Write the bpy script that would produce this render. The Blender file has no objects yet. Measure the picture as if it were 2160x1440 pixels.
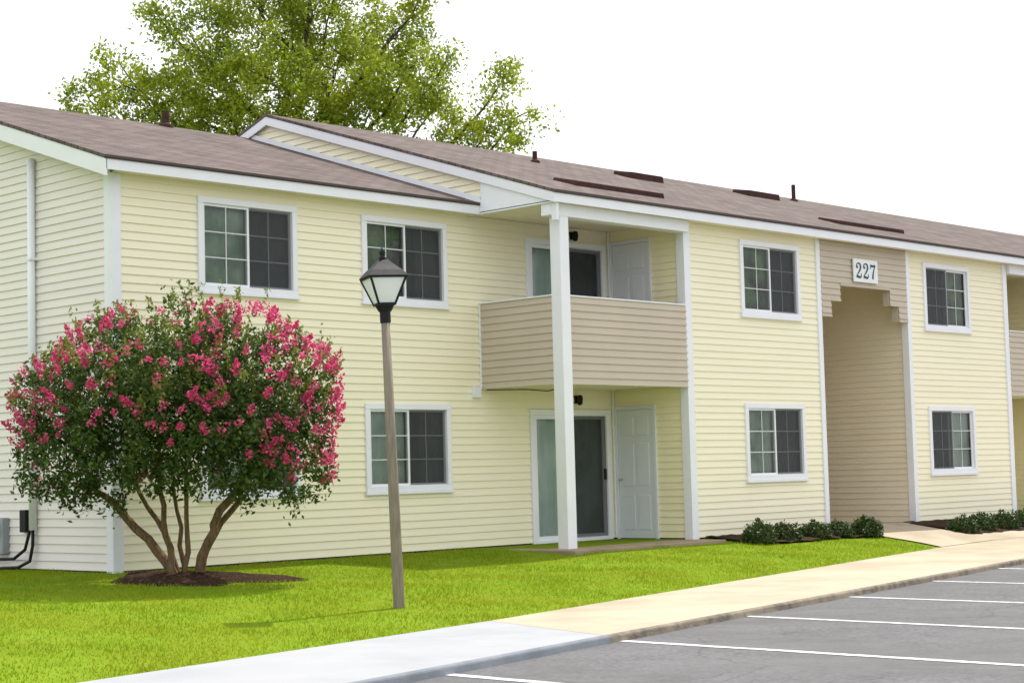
import bpy, math, random
import numpy as np
from mathutils import Vector, Matrix
random.seed(7); rng = np.random.default_rng(7)
sc = bpy.context.scene
col = sc.collection

# ------------------------------------------------------------------ helpers
class MB:
    def __init__(s): s.v = []; s.f = []
    def face(s, pts):
        n = len(s.v); s.v += [tuple(p) for p in pts]; s.f.append(tuple(range(n, n+len(pts))))
    def hexa(s, p):
        n = len(s.v); s.v += [tuple(q) for q in p]
        for q in ((0,3,2,1),(4,5,6,7),(0,1,5,4),(1,2,6,5),(2,3,7,6),(3,0,4,7)): s.f.append(tuple(n+i for i in q))
    def box(s, x0,x1,y0,y1,z0,z1):
        s.hexa([(x0,y0,z0),(x1,y0,z0),(x1,y1,z0),(x0,y1,z0),(x0,y0,z1),(x1,y0,z1),(x1,y1,z1),(x0,y1,z1)])
    def prism_x(s, prof, x0, x1):
        n = len(s.v); k = len(prof)
        s.v += [(x0,y,z) for y,z in prof] + [(x1,y,z) for y,z in prof]
        for i in range(k):
            j = (i+1)%k; s.f.append((n+i,n+j,n+k+j,n+k+i))
        s.f.append(tuple(n+i for i in reversed(range(k)))); s.f.append(tuple(n+k+i for i in range(k)))
    def tube(s, pts, rad, n=8, caps=True):
        pts = [Vector(p) for p in pts]; base = len(s.v); ref = Vector((0.31,0.17,0.93))
        for i,p in enumerate(pts):
            d = (pts[min(i+1,len(pts)-1)]-pts[max(i-1,0)]).normalized()
            if abs(d.dot(ref)) > .97: a = d.cross(Vector((1,0,0))).normalized()
            else: a = d.cross(ref).normalized()
            b = d.cross(a); r = rad[i] if isinstance(rad,(list,tuple)) else rad
            for k in range(n):
                t = 2*math.pi*k/n; s.v.append(tuple(p+a*math.cos(t)*r+b*math.sin(t)*r))
        for i in range(len(pts)-1):
            for k in range(n):
                s.f.append((base+i*n+k, base+i*n+(k+1)%n, base+(i+1)*n+(k+1)%n, base+(i+1)*n+k))
        if caps:
            s.f.append(tuple(base+k for k in reversed(range(n)))); e = base+(len(pts)-1)*n
            s.f.append(tuple(e+k for k in range(n)))
    def lathe(s, prof, n=16, c=(0,0,0)):
        base = len(s.v)
        for r,z in prof:
            for k in range(n):
                t = 2*math.pi*k/n; s.v.append((c[0]+r*math.cos(t), c[1]+r*math.sin(t), c[2]+z))
        for i in range(len(prof)-1):
            for k in range(n): s.f.append((base+i*n+k, base+i*n+(k+1)%n, base+(i+1)*n+(k+1)%n, base+(i+1)*n+k))
        s.f.append(tuple(base+k for k in reversed(range(n)))); e = base+(len(prof)-1)*n
        s.f.append(tuple(e+k for k in range(n)))
    def build(s, name, mat, parent=None, smooth=False, bevel=0):
        me = bpy.data.meshes.new(name); me.from_pydata(s.v, [], s.f); me.update()
        if mat: me.materials.append(mat)
        if smooth: me.polygons.foreach_set('use_smooth', [True]*len(me.polygons))
        o = bpy.data.objects.new(name, me); col.objects.link(o)
        if parent: o.parent = parent
        if bevel:
            m = o.modifiers.new('bevel','BEVEL'); m.width = bevel; m.segments = 2; m.limit_method = 'ANGLE'
        return o
def quads(name, V, mat, parent=None, n=4):
    k = len(V)//n; me = bpy.data.meshes.new(name)
    me.vertices.add(len(V)); me.vertices.foreach_set('co', np.asarray(V,dtype=np.float32).ravel())
    me.loops.add(len(V)); me.loops.foreach_set('vertex_index', np.arange(len(V),dtype=np.int32))
    me.polygons.add(k); me.polygons.foreach_set('loop_start', np.arange(0,len(V),n,dtype=np.int32))
    me.update(calc_edges=True); me.validate()
    if mat: me.materials.append(mat)
    o = bpy.data.objects.new(name, me); col.objects.link(o)
    if parent: o.parent = parent
    return o
def unit(a): return a/np.maximum(np.linalg.norm(a,axis=1,keepdims=True),1e-6)
def leaf_quads(C, L, W, up=0.0):
    n = len(C); a = unit(rng.normal(size=(n,3))+np.array([0,0,up])); b = unit(np.cross(a, rng.normal(size=(n,3))))
    nn = np.cross(a,b)
    l = (L*rng.uniform(.7,1.3,(n,1))); w = (W*rng.uniform(.7,1.3,(n,1)))
    V = np.empty((n,4,3)); V[:,0] = C-a*l/2; V[:,1] = C+b*w/2+nn*w*.18; V[:,2] = C+a*l/2; V[:,3] = C-b*w/2+nn*w*.18
    return V.reshape(-1,3)
def empty(name, loc=(0,0,0)):
    o = bpy.data.objects.new(name, None); o.empty_display_size = .2; col.objects.link(o); o.location = loc; return o
def tag(o, label=None, cat=None, group=None, kind=None):
    if label: o['label'] = label
    if cat: o['category'] = cat
    if group: o['group'] = group
    if kind: o['kind'] = kind
    return o

# ------------------------------------------------------------------ materials
def mat(name, c, rough=.6, spec=.3, c2=None, scale=8, detail=5, bump=0, bscale=60, c3=None, scale3=.6, stretch=None, island=False, transl=0, tc=None, cracks=False):
    m = bpy.data.materials.new(name); m.use_nodes = True; nt = m.node_tree; N = nt.nodes; Lk = nt.links
    b = N['Principled BSDF']; b.inputs['Roughness'].default_value = rough; b.inputs['Specular IOR Level'].default_value = spec
    b.inputs['Base Color'].default_value = (*c,1)
    g = N.new('ShaderNodeNewGeometry'); out = None
    vec = g.outputs['Position']
    if stretch:
        mp = N.new('ShaderNodeMapping'); mp.inputs['Scale'].default_value = stretch; Lk.new(vec, mp.inputs['Vector']); vec = mp.outputs['Vector']
    if c2:
        mx = N.new('ShaderNodeMix'); mx.data_type = 'RGBA'
        mx.inputs['A'].default_value = (*c,1); mx.inputs['B'].default_value = (*c2,1)
        if island: Lk.new(g.outputs['Random Per Island'], mx.inputs['Factor'])
        else:
            nz = N.new('ShaderNodeTexNoise'); nz.inputs['Scale'].default_value = scale; nz.inputs['Detail'].default_value = detail
            Lk.new(vec, nz.inputs['Vector'])
            r = N.new('ShaderNodeMapRange'); r.inputs['From Min'].default_value = .35; r.inputs['From Max'].default_value = .65
            Lk.new(nz.outputs['Fac'], r.inputs['Value']); Lk.new(r.outputs['Result'], mx.inputs['Factor'])
        out = mx.outputs['Result']
        if c3:
            n3 = N.new('ShaderNodeTexNoise'); n3.inputs['Scale'].default_value = scale3; n3.inputs['Detail'].default_value = 3
            Lk.new(g.outputs['Position'], n3.inputs['Vector'])
            r3 = N.new('ShaderNodeMapRange'); r3.inputs['From Min'].default_value = .42; r3.inputs['From Max'].default_value = .68
            Lk.new(n3.outputs['Fac'], r3.inputs['Value'])
            m3 = N.new('ShaderNodeMix'); m3.data_type = 'RGBA'; m3.inputs['B'].default_value = (*c3,1)
            Lk.new(out, m3.inputs['A']); Lk.new(r3.outputs['Result'], m3.inputs['Factor']); out = m3.outputs['Result']
        if cracks:
            nd = N.new('ShaderNodeTexNoise'); nd.inputs['Scale'].default_value = 1.1; nd.inputs['Detail'].default_value = 5; Lk.new(g.outputs['Position'], nd.inputs['Vector'])
            ad = N.new('ShaderNodeMix'); ad.data_type = 'RGBA'; ad.blend_type = 'ADD'; ad.inputs['Factor'].default_value = .9
            Lk.new(g.outputs['Position'], ad.inputs['A']); Lk.new(nd.outputs['Color'], ad.inputs['B'])
            vo = N.new('ShaderNodeTexVoronoi'); vo.feature = 'DISTANCE_TO_EDGE'; vo.inputs['Scale'].default_value = .28; Lk.new(ad.outputs['Result'], vo.inputs['Vector'])
            rc = N.new('ShaderNodeMapRange'); rc.inputs['From Min'].default_value = .002; rc.inputs['From Max'].default_value = .006; rc.inputs['To Min'].default_value = .3; rc.inputs['To Max'].default_value = 0
            Lk.new(vo.outputs['Distance'], rc.inputs['Value'])
            mc = N.new('ShaderNodeMix'); mc.data_type = 'RGBA'; mc.inputs['B'].default_value = (.06,.06,.062,1)
            Lk.new(out, mc.inputs['A']); Lk.new(rc.outputs['Result'], mc.inputs['Factor']); out = mc.outputs['Result']
            n5 = N.new('ShaderNodeTexNoise'); n5.inputs['Scale'].default_value = 1.6; n5.inputs['Detail'].default_value = 9; n5.inputs['Roughness'].default_value = .7; Lk.new(g.outputs['Position'], n5.inputs['Vector'])
            r5 = N.new('ShaderNodeMapRange'); r5.inputs['From Min'].default_value = .3; r5.inputs['From Max'].default_value = .7; r5.inputs['To Min'].default_value = .84; r5.inputs['To Max'].default_value = 1.16; Lk.new(n5.outputs['Fac'], r5.inputs['Value'])
            m5 = N.new('ShaderNodeMix'); m5.data_type = 'RGBA'; m5.blend_type = 'MULTIPLY'; m5.inputs['Factor'].default_value = 1
            Lk.new(out, m5.inputs['A']); Lk.new(r5.outputs['Result'], m5.inputs['B']); out = m5.outputs['Result']
        Lk.new(out, b.inputs['Base Color'])
    if bump:
        nb = N.new('ShaderNodeTexNoise'); nb.inputs['Scale'].default_value = bscale; nb.inputs['Detail'].default_value = 4
        Lk.new(vec, nb.inputs['Vector']); bp = N.new('ShaderNodeBump'); bp.inputs['Strength'].default_value = bump; bp.inputs['Distance'].default_value = .02
        Lk.new(nb.outputs['Fac'], bp.inputs['Height']); Lk.new(bp.outputs['Normal'], b.inputs['Normal'])
    if transl:
        t = N.new('ShaderNodeBsdfTranslucent'); ms = N.new('ShaderNodeMixShader'); ms.inputs['Fac'].default_value = transl
        t.inputs['Color'].default_value = (*(tc or c),1)
        if out is not None and not tc: Lk.new(out, t.inputs['Color'])
        Lk.new(b.outputs['BSDF'], ms.inputs[1]); Lk.new(t.outputs['BSDF'], ms.inputs[2])
        Lk.new(ms.outputs['Shader'], N['Material Output'].inputs['Surface'])
    return m
M = {}
M['yellow'] = mat('yellow vinyl siding', (.89,.845,.645), .55, .25, (.86,.815,.615), 1.3, 4, .06, 25, stretch=(.5,.5,3), c3=(.87,.82,.605), scale3=.4)
M['yellow_bounce'] = mat('yellow siding with bounced warmth', (.89,.825,.57), .55, .25, (.87,.80,.55), 1.3, 4, .06, 25, stretch=(.5,.5,3))  # same yellow siding, with the recess's interreflected warmth put into the colour
M['pale'] = mat('shade toned yellow siding', (.80,.755,.715), .55, .25, (.765,.725,.69), 1.3, 4, .06, 25, stretch=(.5,.5,3))  # same yellow siding; whiter look of the shaded gable put into the colour
M['tan'] = mat('tan vinyl siding', (.55,.48,.38), .55, .25, (.52,.455,.36), 1.5, 4, .06, 25)
M['tan_lit'] = mat('brightened tan siding', (.82,.725,.57), .55, .25, (.79,.695,.54), 1.5, 4, .06, 25)  # tan siding lightened in colour to stand in for light missing in the breezeway
M['white'] = mat('white painted trim', (.82,.84,.88), .45, .3, (.79,.81,.85), 3, 4)
M['bar'] = mat('white glazing bar', (.62,.65,.66), .5, .3, (.58,.61,.62), 5)
M['soffit'] = mat('cream soffit', (.84,.79,.60), .6, .2, (.82,.77,.58), 3, 4)
M['foundation'] = mat('dark foundation', (.12,.11,.10), .9, .1, (.07,.065,.06), 6, 6, .3)
M['dark_edge'] = mat('dark drip edge', (.085,.065,.062), .7, .2)
M['vent'] = mat('brown roof vent', (.075,.037,.032), .8, .1, (.05,.026,.023), 9)
M['blind_light'] = mat('pale green blind with painted reflections', (.33,.40,.32), .7, .2, (.14,.21,.14), 2.8, 7, c3=(.40,.46,.42), scale3=1.1)  # pale blind; leafy mottling painted in as tree reflections
M['blind_pale'] = mat('pale vertical blind', (.55,.62,.59), .7, .2, (.42,.50,.47), 2.0, 5)
M['blind_mid'] = mat('dim blind with painted reflections', (.10,.12,.115), .7, .2, (.20,.24,.19), 2.4, 7)  # darker blind; mottling painted in for reflections on the pane
M['dark_reflections'] = mat('dark room with painted reflections', (.02,.032,.022), .8, .1, (.17,.26,.11), 2.8, 8)  # dark sheet for the unlit room, green mottles painted as tree reflections
M['black'] = mat('black painted metal', (.014,.015,.017), .5, .12, (.022,.022,.024), 20)
M['door'] = mat('white door paint', (.72,.75,.80), .45, .3, (.70,.73,.78), 4)
M['metal'] = mat('brushed metal', (.45,.43,.40), .35, .6)
M['grey_box'] = mat('grey meter housing', (.30,.32,.34), .5, .4, (.26,.28,.3), 8)
M['patio'] = mat('patio concrete', (.36,.28,.19), .85, .15, (.28,.22,.155), 4, 6, .2)
M['walk_old'] = mat('tan concrete', (.44,.375,.285), .9, .1, (.365,.31,.235), 1.8, 9, .15, 90, c3=(.48,.415,.315), scale3=.5)
M['walk_new'] = mat('pale new concrete', (.375,.385,.405), .9, .1, (.315,.325,.345), 1.4, 10, .12, 90, c3=(.355,.36,.375), scale3=.6)
M['kerb_old'] = mat('stained kerb concrete', (.25,.215,.17), .9, .1, (.13,.115,.095), 9, 8, .5, 40, c3=(.30,.26,.20), scale3=1.6)
M['kerb_new'] = mat('grey kerb concrete', (.24,.26,.29), .9, .1, (.18,.20,.225), 4, 6, .2, 60)
M['asphalt'] = mat('worn asphalt', (.172,.172,.178), .9, .15, (.118,.118,.122), 24, 10, .5, 140, c3=(.140,.139,.142), scale3=.5, cracks=True)
M['line'] = mat('white road paint', (.66,.66,.68), .8, .15, (.40,.40,.42), 16, 9)
M['lawn'] = mat('lawn ground', (.14,.225,.010), .95, .05, (.18,.265,.016), 2.5, 6, .6, 70, c3=(.17,.225,.012), scale3=.8)
M['grass'] = mat('grass blade', (.15,.265,.008), .75, .08, (.28,.37,.018), island=True, c3=(.28,.32,.016), scale3=.7, transl=.35)
M['ground'] = mat('distant grass', (.07,.11,.02), .95, .05, (.09,.12,.03), .3, 6)
M['mulch'] = mat('brown mulch', (.075,.046,.03), .95, .05, (.03,.018,.012), 35, 7, 1, 60)
M['leaf'] = mat('myrtle leaf', (.028,.060,.014), .5, .3, (.12,.185,.035), island=True, transl=.35)
M['leaf_tip'] = mat('myrtle new growth', (.14,.20,.03), .5, .3, (.25,.27,.05), island=True, transl=.4)
M['pink'] = mat('pink blossom', (.56,.035,.15), .75, .08, (.82,.17,.34), island=True, transl=.45)
M['bark'] = mat('tan bark', (.23,.155,.085), .85, .1, (.12,.08,.045), 12, 6, .5, 30, stretch=(3,3,.6))
M['tree_leaf'] = mat('tree leaf', (.10,.165,.016), .55, .25, (.36,.44,.04), island=True, c3=(.38,.43,.035), scale3=.5, transl=.55)
M['tree_bark'] = mat('dark tree bark', (.09,.07,.05), .9, .1, (.055,.04,.03), 8, 5, .5, 20)
M['shrub'] = mat('shrub leaf', (.025,.05,.012), .5, .3, (.075,.12,.025), island=True, transl=.2)
M['pole'] = mat('weathered tan pole', (.26,.225,.175), .85, .1, (.19,.165,.13), 10, 6, .3, 30, stretch=(4,4,.5))
M['milk'] = mat('milky lamp glass', (.95,.97,1.0), .35, .2, (.93,.95,.99), 4, transl=.6)
M['bounce_plate'] = mat('added white bounce plate', (.95,.95,.95), .5, .2, (.93,.93,.93), 5)  # for plates added to whiten the lantern glass
M['sign'] = mat('white sign plate', (.80,.84,.84), .4, .3, (.77,.81,.81), 5)
M['digit'] = mat('dark numerals', (.012,.05,.058), .5, .3)
def glass_mat():
    m = bpy.data.materials.new('window glass'); m.use_nodes = True; nt = m.node_tree; N = nt.nodes; Lk = nt.links
    N.remove(N['Principled BSDF']); t = N.new('ShaderNodeBsdfTransparent'); t.inputs['Color'].default_value = (.84,.90,.86,1)
    g = N.new('ShaderNodeBsdfGlossy'); g.inputs['Roughness'].default_value = .03; f = N.new('ShaderNodeFresnel'); f.inputs['IOR'].default_value = 1.45
    ms = N.new('ShaderNodeMixShader'); Lk.new(f.outputs[0], ms.inputs['Fac']); Lk.new(t.outputs[0], ms.inputs[1]); Lk.new(g.outputs[0], ms.inputs[2])
    Lk.new(ms.outputs[0], N['Material Output'].inputs['Surface']); return m
def screen_mat():
    m = bpy.data.materials.new('insect screen'); m.use_nodes = True; nt = m.node_tree; N = nt.nodes; Lk = nt.links
    b = N['Principled BSDF']; b.inputs['Base Color'].default_value = (.045,.05,.056,1); b.inputs['Roughness'].default_value = .8
    t = N.new('ShaderNodeBsdfTransparent'); ms = N.new('ShaderNodeMixShader'); ms.inputs['Fac'].default_value = .6
    Lk.new(t.outputs[0], ms.inputs[1]); Lk.new(b.outputs[0], ms.inputs[2]); Lk.new(ms.outputs[0], N['Material Output'].inputs['Surface']); return m
M['glass'] = glass_mat(); M['screen'] = screen_mat()
def roof_mat():
    m = bpy.data.materials.new('brown asphalt shingles'); m.use_nodes = True; nt = m.node_tree; N = nt.nodes; Lk = nt.links
    b = N['Principled BSDF']; b.inputs['Roughness'].default_value = .9; b.inputs['Specular IOR Level'].default_value = .15
    g = N.new('ShaderNodeNewGeometry'); br = N.new('ShaderNodeTexBrick')
    br.inputs['Scale'].default_value = 1; br.inputs['Brick Width'].default_value = .32; br.inputs['Row Height'].default_value = .15
    br.inputs['Mortar Size'].default_value = .012; br.inputs['Bias'].default_value = 0
    br.inputs['Color1'].default_value = (.165,.131,.12,1); br.inputs['Color2'].default_value = (.107,.084,.077,1); br.inputs['Mortar'].default_value = (.068,.052,.048,1)
    Lk.new(g.outputs['Position'], br.inputs['Vector'])
    nz = N.new('ShaderNodeTexNoise'); nz.inputs['Scale'].default_value = 1.2; nz.inputs['Detail'].default_value = 8; Lk.new(g.outputs['Position'], nz.inputs['Vector'])
    r = N.new('ShaderNodeMapRange'); r.inputs['To Min'].default_value = .55; r.inputs['To Max'].default_value = 1.45; Lk.new(nz.outputs['Fac'], r.inputs['Value'])
    mx = N.new('ShaderNodeMix'); mx.data_type = 'RGBA'; mx.blend_type = 'MULTIPLY'; mx.inputs['Factor'].default_value = 1
    Lk.new(br.outputs['Color'], mx.inputs['A']); Lk.new(r.outputs['Result'], mx.inputs['B']); Lk.new(mx.outputs['Result'], b.inputs['Base Color'])
    n2 = N.new('ShaderNodeTexNoise'); n2.inputs['Scale'].default_value = 60; Lk.new(g.outputs['Position'], n2.inputs['Vector'])
    bp = N.new('ShaderNodeBump'); bp.inputs['Strength'].default_value = .4; bp.inputs['Distance'].default_value = .01
    Lk.new(n2.outputs['Fac'], bp.inputs['Height']); Lk.new(bp.outputs['Normal'], b.inputs['Normal']); return m
M['roof'] = roof_mat()

# ------------------------------------------------------------------ ground
def lerp_line(P, x):
    if x <= P[0][0]: return P[0][1] + (x-P[0][0])*(P[1][1]-P[0][1])/(P[1][0]-P[0][0])
    for (x0,y0),(x1,y1) in zip(P,P[1:]):
        if x <= x1: return y0+(y1-y0)*(x-x0)/(x1-x0)
    return P[-1][1]
INNER = [(-18,-10.1),(-5.69,-7.85),(-.44,-6.87),(6.5,-5.25),(13.41,-3.62),(16,-3.2),(45,-3.0)]
OUTER = [(-18,-12.35),(-4.61,-9.6),(-1.02,-8.86),(10.55,-6.57),(16,-5.6),(45,-5.2)]
WALK_Z = -.30; LOT_Z = -.365
def wall_y(x):
    t = min(max((x-5.0)/1.6,0),1); return -1.5*t
def gz(x,y):
    yi = lerp_line(INNER,x); s = min(max((y-yi)/(wall_y(x)-yi),0),1)
    return -.315 + .295*(s**.85)
mb = MB(); mb.face([(-400,-400,-.46),(400,-400,-.46),(400,400,-.46),(-400,400,-.46)])
tag(mb.build('ground', M['ground']), kind='structure')
mb = MB(); xs = list(np.arange(-18,45.01,.5)); nv = 14
rows = []
for x in xs:
    yi = lerp_line(INNER,x)-.02; r = []
    for k in range(nv+1):
        y = yi+(.6-yi)*k/nv; r.append((x,y,gz(x,y)))
    r.append((x,14,-.02)); r.append((x,40,-.05)); rows.append(r)
for r in rows: mb.v += r
L = nv+3
for i in range(len(xs)-1):
    for k in range(L-1): mb.f.append((i*L+k,(i+1)*L+k,(i+1)*L+k+1,i*L+k+1))
tag(mb.build('lawn', M['lawn'], smooth=True), kind='structure')
mb = MB(); xs2 = [-60]+[p[0] for p in OUTER]+[80]
for a,b in zip(xs2,xs2[1:]):
    ya = lerp_line(OUTER,a)+.05; yb = lerp_line(OUTER,b)+.05
    mb.face([(a,-90,LOT_Z),(b,-90,LOT_Z),(b,yb,LOT_Z),(a,ya,LOT_Z)])
tag(mb.build('parking_lot', M['asphalt']), kind='structure')
def strip(name, m, inner, outer):
    mb = MB()
    n = len(inner)
    for i in range(n-1):
        a,b,c,d = inner[i],inner[i+1],outer[i+1],outer[i]
        mb.face([(*d,WALK_Z),(*c,WALK_Z),(*b,WALK_Z),(*a,WALK_Z)])
        mb.face([(*a,WALK_Z),(*b,WALK_Z),(*b,WALK_Z-.15),(*a,WALK_Z-.15)])
    return tag(mb.build(name, m), kind='structure')
KW = .05
def off(p): return (p[0]-.19*KW, p[1]+.98*KW)
in_new = [(-18,-10.1),(-5.69,-7.85),(-.44,-6.87)]; out_new = [(-18,-12.35),(-4.61,-9.6),(-1.02,-8.86)]
in_old = [(-.43,-6.865),(6.5,-5.25),(13.41,-3.62),(16,-3.2),(45,-3.0)]; out_old = [(-1.01,-8.855),(4.5,-7.76),(10.55,-6.57),(16,-5.6),(45,-5.2)]
strip('sidewalk', M['walk_new'], in_new, [off(p) for p in out_new])
strip('sidewalk', M['walk_old'], in_old, [off(p) for p in out_old])
def kerb(name, m, P, h0, jit=.014):
    mb = MB(); prof = [(-KW,0.004),(-.02,.004),(-.005,-.006),(0,-.018),(.008,h0)]
    D = (.19,-.98); n = len(prof); pts = []
    for i in range(len(P)-1):
        segs = max(2,int((P[i+1][0]-P[i][0])/.3))
        for k in range(segs): t = k/segs; pts.append((P[i][0]+(P[i+1][0]-P[i][0])*t, P[i][1]+(P[i+1][1]-P[i][1])*t))
    pts.append(P[-1])
    for p in pts:
        j = random.uniform(-jit,jit); jz = random.uniform(-.006,.002)*jit/.014
        for q,(o,z) in enumerate(prof): w = 0 if q == 0 else 1; mb.v.append((p[0]+D[0]*(o+j*w), p[1]+D[1]*(o+j*w), WALK_Z+z+jz*w))
    for i in range(len(pts)-1):
        for k in range(n-1): mb.f.append((i*n+k,i*n+k+1,(i+1)*n+k+1,(i+1)*n+k))
    return tag(mb.build(name, m, smooth=False), kind='structure')
kerb('kerb', M['kerb_new'], out_new, -.08, .003); kerb('kerb', M['kerb_old'], out_old, -.08)
for (x,y) in [(-5.9,-9.72),(-3.36,-9.22),(-.82,-8.72),(1.66,-8.25),(4.19,-7.74),(6.77,-7.2),(9.3,-6.72),(11.9,-6.22),(14.45,-5.75)]:
    mb = MB(); w = .055; segs = 24; y1 = y-5.3
    e = [(random.uniform(-.006,.006),random.uniform(-.006,.006)) for _ in range(segs+1)]
    for k in range(segs):
        a = y+(y1-y)*k/segs; b = y+(y1-y)*(k+1)/segs
        mb.face([(x-w+e[k+1][0],b,LOT_Z+.004),(x+w+e[k+1][1],b,LOT_Z+.004),(x+w+e[k][1],a,LOT_Z+.004),(x-w+e[k][0],a,LOT_Z+.004)])
    tag(mb.build('parking_line', M['line']), kind='structure')
def sheet(name, m, x0,x1,yf0,yf1, dz, nx=10, ny=6, rag=0, side=False):
    mb = MB(); g = []
    for i in range(nx+1):
        x = x0+(x1-x0)*i/nx
        for j in range(ny+1):
            a,b = yf0(x),yf1(x); y = a+(b-a)*j/ny
            e = rag if (j == 0 or i in (0,nx)) else 0
            mb.v.append((x+random.uniform(-e,e), y+random.uniform(-e,e), gz(x,y)+(dz if not (rag and (j==0 or i in (0,nx))) else .026)+(random.uniform(0,.02) if rag else 0)))
    for i in range(nx):
        for j in range(ny): a = i*(ny+1)+j; mb.f.append((a,a+ny+1,a+ny+2,a+1))
    return tag(mb.build(name, m, smooth=True), kind='structure')
sheet('walkway', M['walk_old'], 13.2,15.6, lambda x: lerp_line(INNER,x)-.01, lambda x: -1.5, .022)
sheet('walkway', M['walk_old'], 15.6,26.0, lambda x: lerp_line(INNER,x)-.01, lambda x: -2.62, .018, 20)
sheet('mulch_bed', M['mulch'], 9.75,13.15, lambda x: -2.6+.08*math.sin(x*2.2), lambda x: -1.5, .03, 24, 8, .06)
sheet('mulch_bed', M['mulch'], 15.65,19.9, lambda x: -2.8, lambda x: -1.5, .034, 24, 8, .05)
mb = MB(); mb.box(6.05,9.5,-2.15,.05,-.30,-.022); tag(mb.build('patio', M['patio'], bevel=.01), kind='structure')
mb = MB(); mb.box(19.95,22.7,-2.15,.05,-.30,-.022); tag(mb.build('patio', M['patio'], bevel=.01), kind='structure')
BX, BY = .06, -1.40
def bed_r(t): return 1.0+.16*math.sin(3*t+1)+.10*math.sin(5*t+2)+.07*math.sin(9*t)
mb = MB(); n = 60; rings = 10
for j in range(rings+1):
    for k in range(n):
        t = 2*math.pi*k/n; rr = j/rings*(bed_r(t)+(random.uniform(-.05,.05) if j==rings else 0))
        a = math.cos(t)*1.05*rr; b = math.sin(t)*.80*rr
        x = BX+.06+.6921*a+.7218*b; y = min(BY-.1-.7218*a+.6921*b,-.03)
        mb.v.append((x,y,gz(x,y)+.07*(1-(j/rings)**2)+random.uniform(0,.03)*(j<rings)-.004*(j==rings)))
for j in range(rings):
    for k in range(n): mb.f.append((j*n+k,(j+1)*n+k,(j+1)*n+(k+1)%n,j*n+(k+1)%n))
tag(mb.build('mulch_bed', M['mulch'], smooth=False), kind='structure')

# grass blades
N_ = 210000
x = rng.uniform(-9,13.5,N_); y = rng.uniform(-8.6,2.6,N_)
inn = np.interp(x,[p[0] for p in INNER],[p[1] for p in INNER]); wy = np.where(x<0,20,np.where(x<6.3,0,-1.55))
keep = (y>inn+.0)&(y<wy-.04)
keep &= ~((x>6.0)&(x<9.55)&(y>-2.17)); keep &= ~((x>9.72)&(y>-2.62+.08*np.sin(x*2.2))); keep &= ~((x>13.15))
ra = ((x-BX-.06)*.6921-(y-BY+.1)*.7218)/1.05; rb_ = ((x-BX-.06)*.7218+(y-BY+.1)*.6921)/.80; tt = np.arctan2(rb_,ra)
keep &= ~(np.sqrt(ra**2+rb_**2) < .93*(1.0+.16*np.sin(3*tt+1)+.10*np.sin(5*tt+2)+.07*np.sin(9*tt))-.12*(rng.uniform(size=N_)<.12))
x=x[keep]; y=y[keep]; z=np.array([gz(a,b) for a,b in zip(x,y)]); n=len(x)
C = np.stack([x,y,z-.004],1); th = rng.uniform(0,2*np.pi,n); hh = rng.uniform(.014,.045,n)*(.7+.6*np.sin(x*1.7+np.cos(y*2.3))**2); w = rng.uniform(.0035,.007,n)
side = np.stack([np.cos(th),np.sin(th),0*th],1)*w[:,None]; lean = np.stack([rng.normal(0,.45,n),rng.normal(0,.45,n),np.ones(n)],1)*hh[:,None]
V = np.empty((n,3,3)); V[:,0]=C-side; V[:,1]=C+side; V[:,2]=C+lean
tag(quads('grass', V.reshape(-1,3), M['grass'], n=3), 'bright green mown grass covering the lawn before the building', 'grass', kind='stuff')

# ------------------------------------------------------------------ building
B = empty('apartment_building'); tag(B, 'two storey pale yellow sided apartment block with white trim and brown shingle roof', 'building')
class Fr:
    def __init__(s, P, U, N): s.P=P; s.U=U; s.N=N
    def pt(s,u,o,z): return (s.P[0]+s.U[0]*u+s.N[0]*o, s.P[1]+s.U[1]*u+s.N[1]*o, z)
    def box(s, mb, u0,u1,o0,o1,z0,z1):
        mb.hexa([s.pt(u0,o0,z0),s.pt(u1,o0,z0),s.pt(u1,o1,z0),s.pt(u0,o1,z0),s.pt(u0,o0,z1),s.pt(u1,o0,z1),s.pt(u1,o1,z1),s.pt(u0,o1,z1)])
    def quad(s, mb, u0,u1,o,z0,z1): mb.face([s.pt(u0,o,z0),s.pt(u1,o,z0),s.pt(u1,o,z1),s.pt(u0,o,z1)])
CO = .108
def siding(mb, F, ur, z0, z1, holes=(), d=.017, phase=0.0):
    if not callable(ur): a = ur; ur = lambda z: a
    k = math.floor((z0-phase)/CO)-1
    while phase+k*CO < z1:
        rb = phase+k*CO; k += 1; za = max(rb,z0); zb = min(rb+CO,z1)
        if zb-za < 1e-4: continue
        o = lambda z: d*(1-(z-rb)/CO)**1.0+.002
        zc = (za+zb)/2; A = ur(za+1e-5); T = ur(zb-1e-5); cuts = sorted((h[0],h[1]) for h in holes if h[2] < zc < h[3])
        if cuts:
            segs = []; c = A[0]
            for p,q in cuts: segs.append((c,p,c,p)); c = q
            segs.append((c,A[1],c,A[1]))
        else: segs = [(A[0],A[1],T[0],T[1])]
        for a0,a1,b0,b1 in segs:
            if a1-a0 < .005: continue
            mb.face([F.pt(a0,o(za),za),F.pt(a1,o(za),za),F.pt(b1,o(zb),zb),F.pt(b0,o(zb),zb)])
            mb.face([F.pt(a0,0.0,za),F.pt(a1,0.0,za),F.pt(a1,o(za),za),F.pt(a0,o(za),za)])
FL = Fr((0,0),(1,0),(0,-1)); FW = Fr((0,-1.55),(1,0),(0,-1)); FG = Fr((0,0),(0,1),(-1,0))
PITCH = .325; EZ = 5.10; SOF = 4.93
zl = lambda y: EZ+PITCH*(min(y,10.6-y)+.25)
zr = lambda y: EZ+PITCH*(min(y,9.4-y)+1.80)
WU = (3.52,4.76); WL = (.85,2.10)
left_w = [(1.29,2.93),(4.10,5.76)]; wing_w = [(10.87,12.54),(16.52,18.19)]
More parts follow.
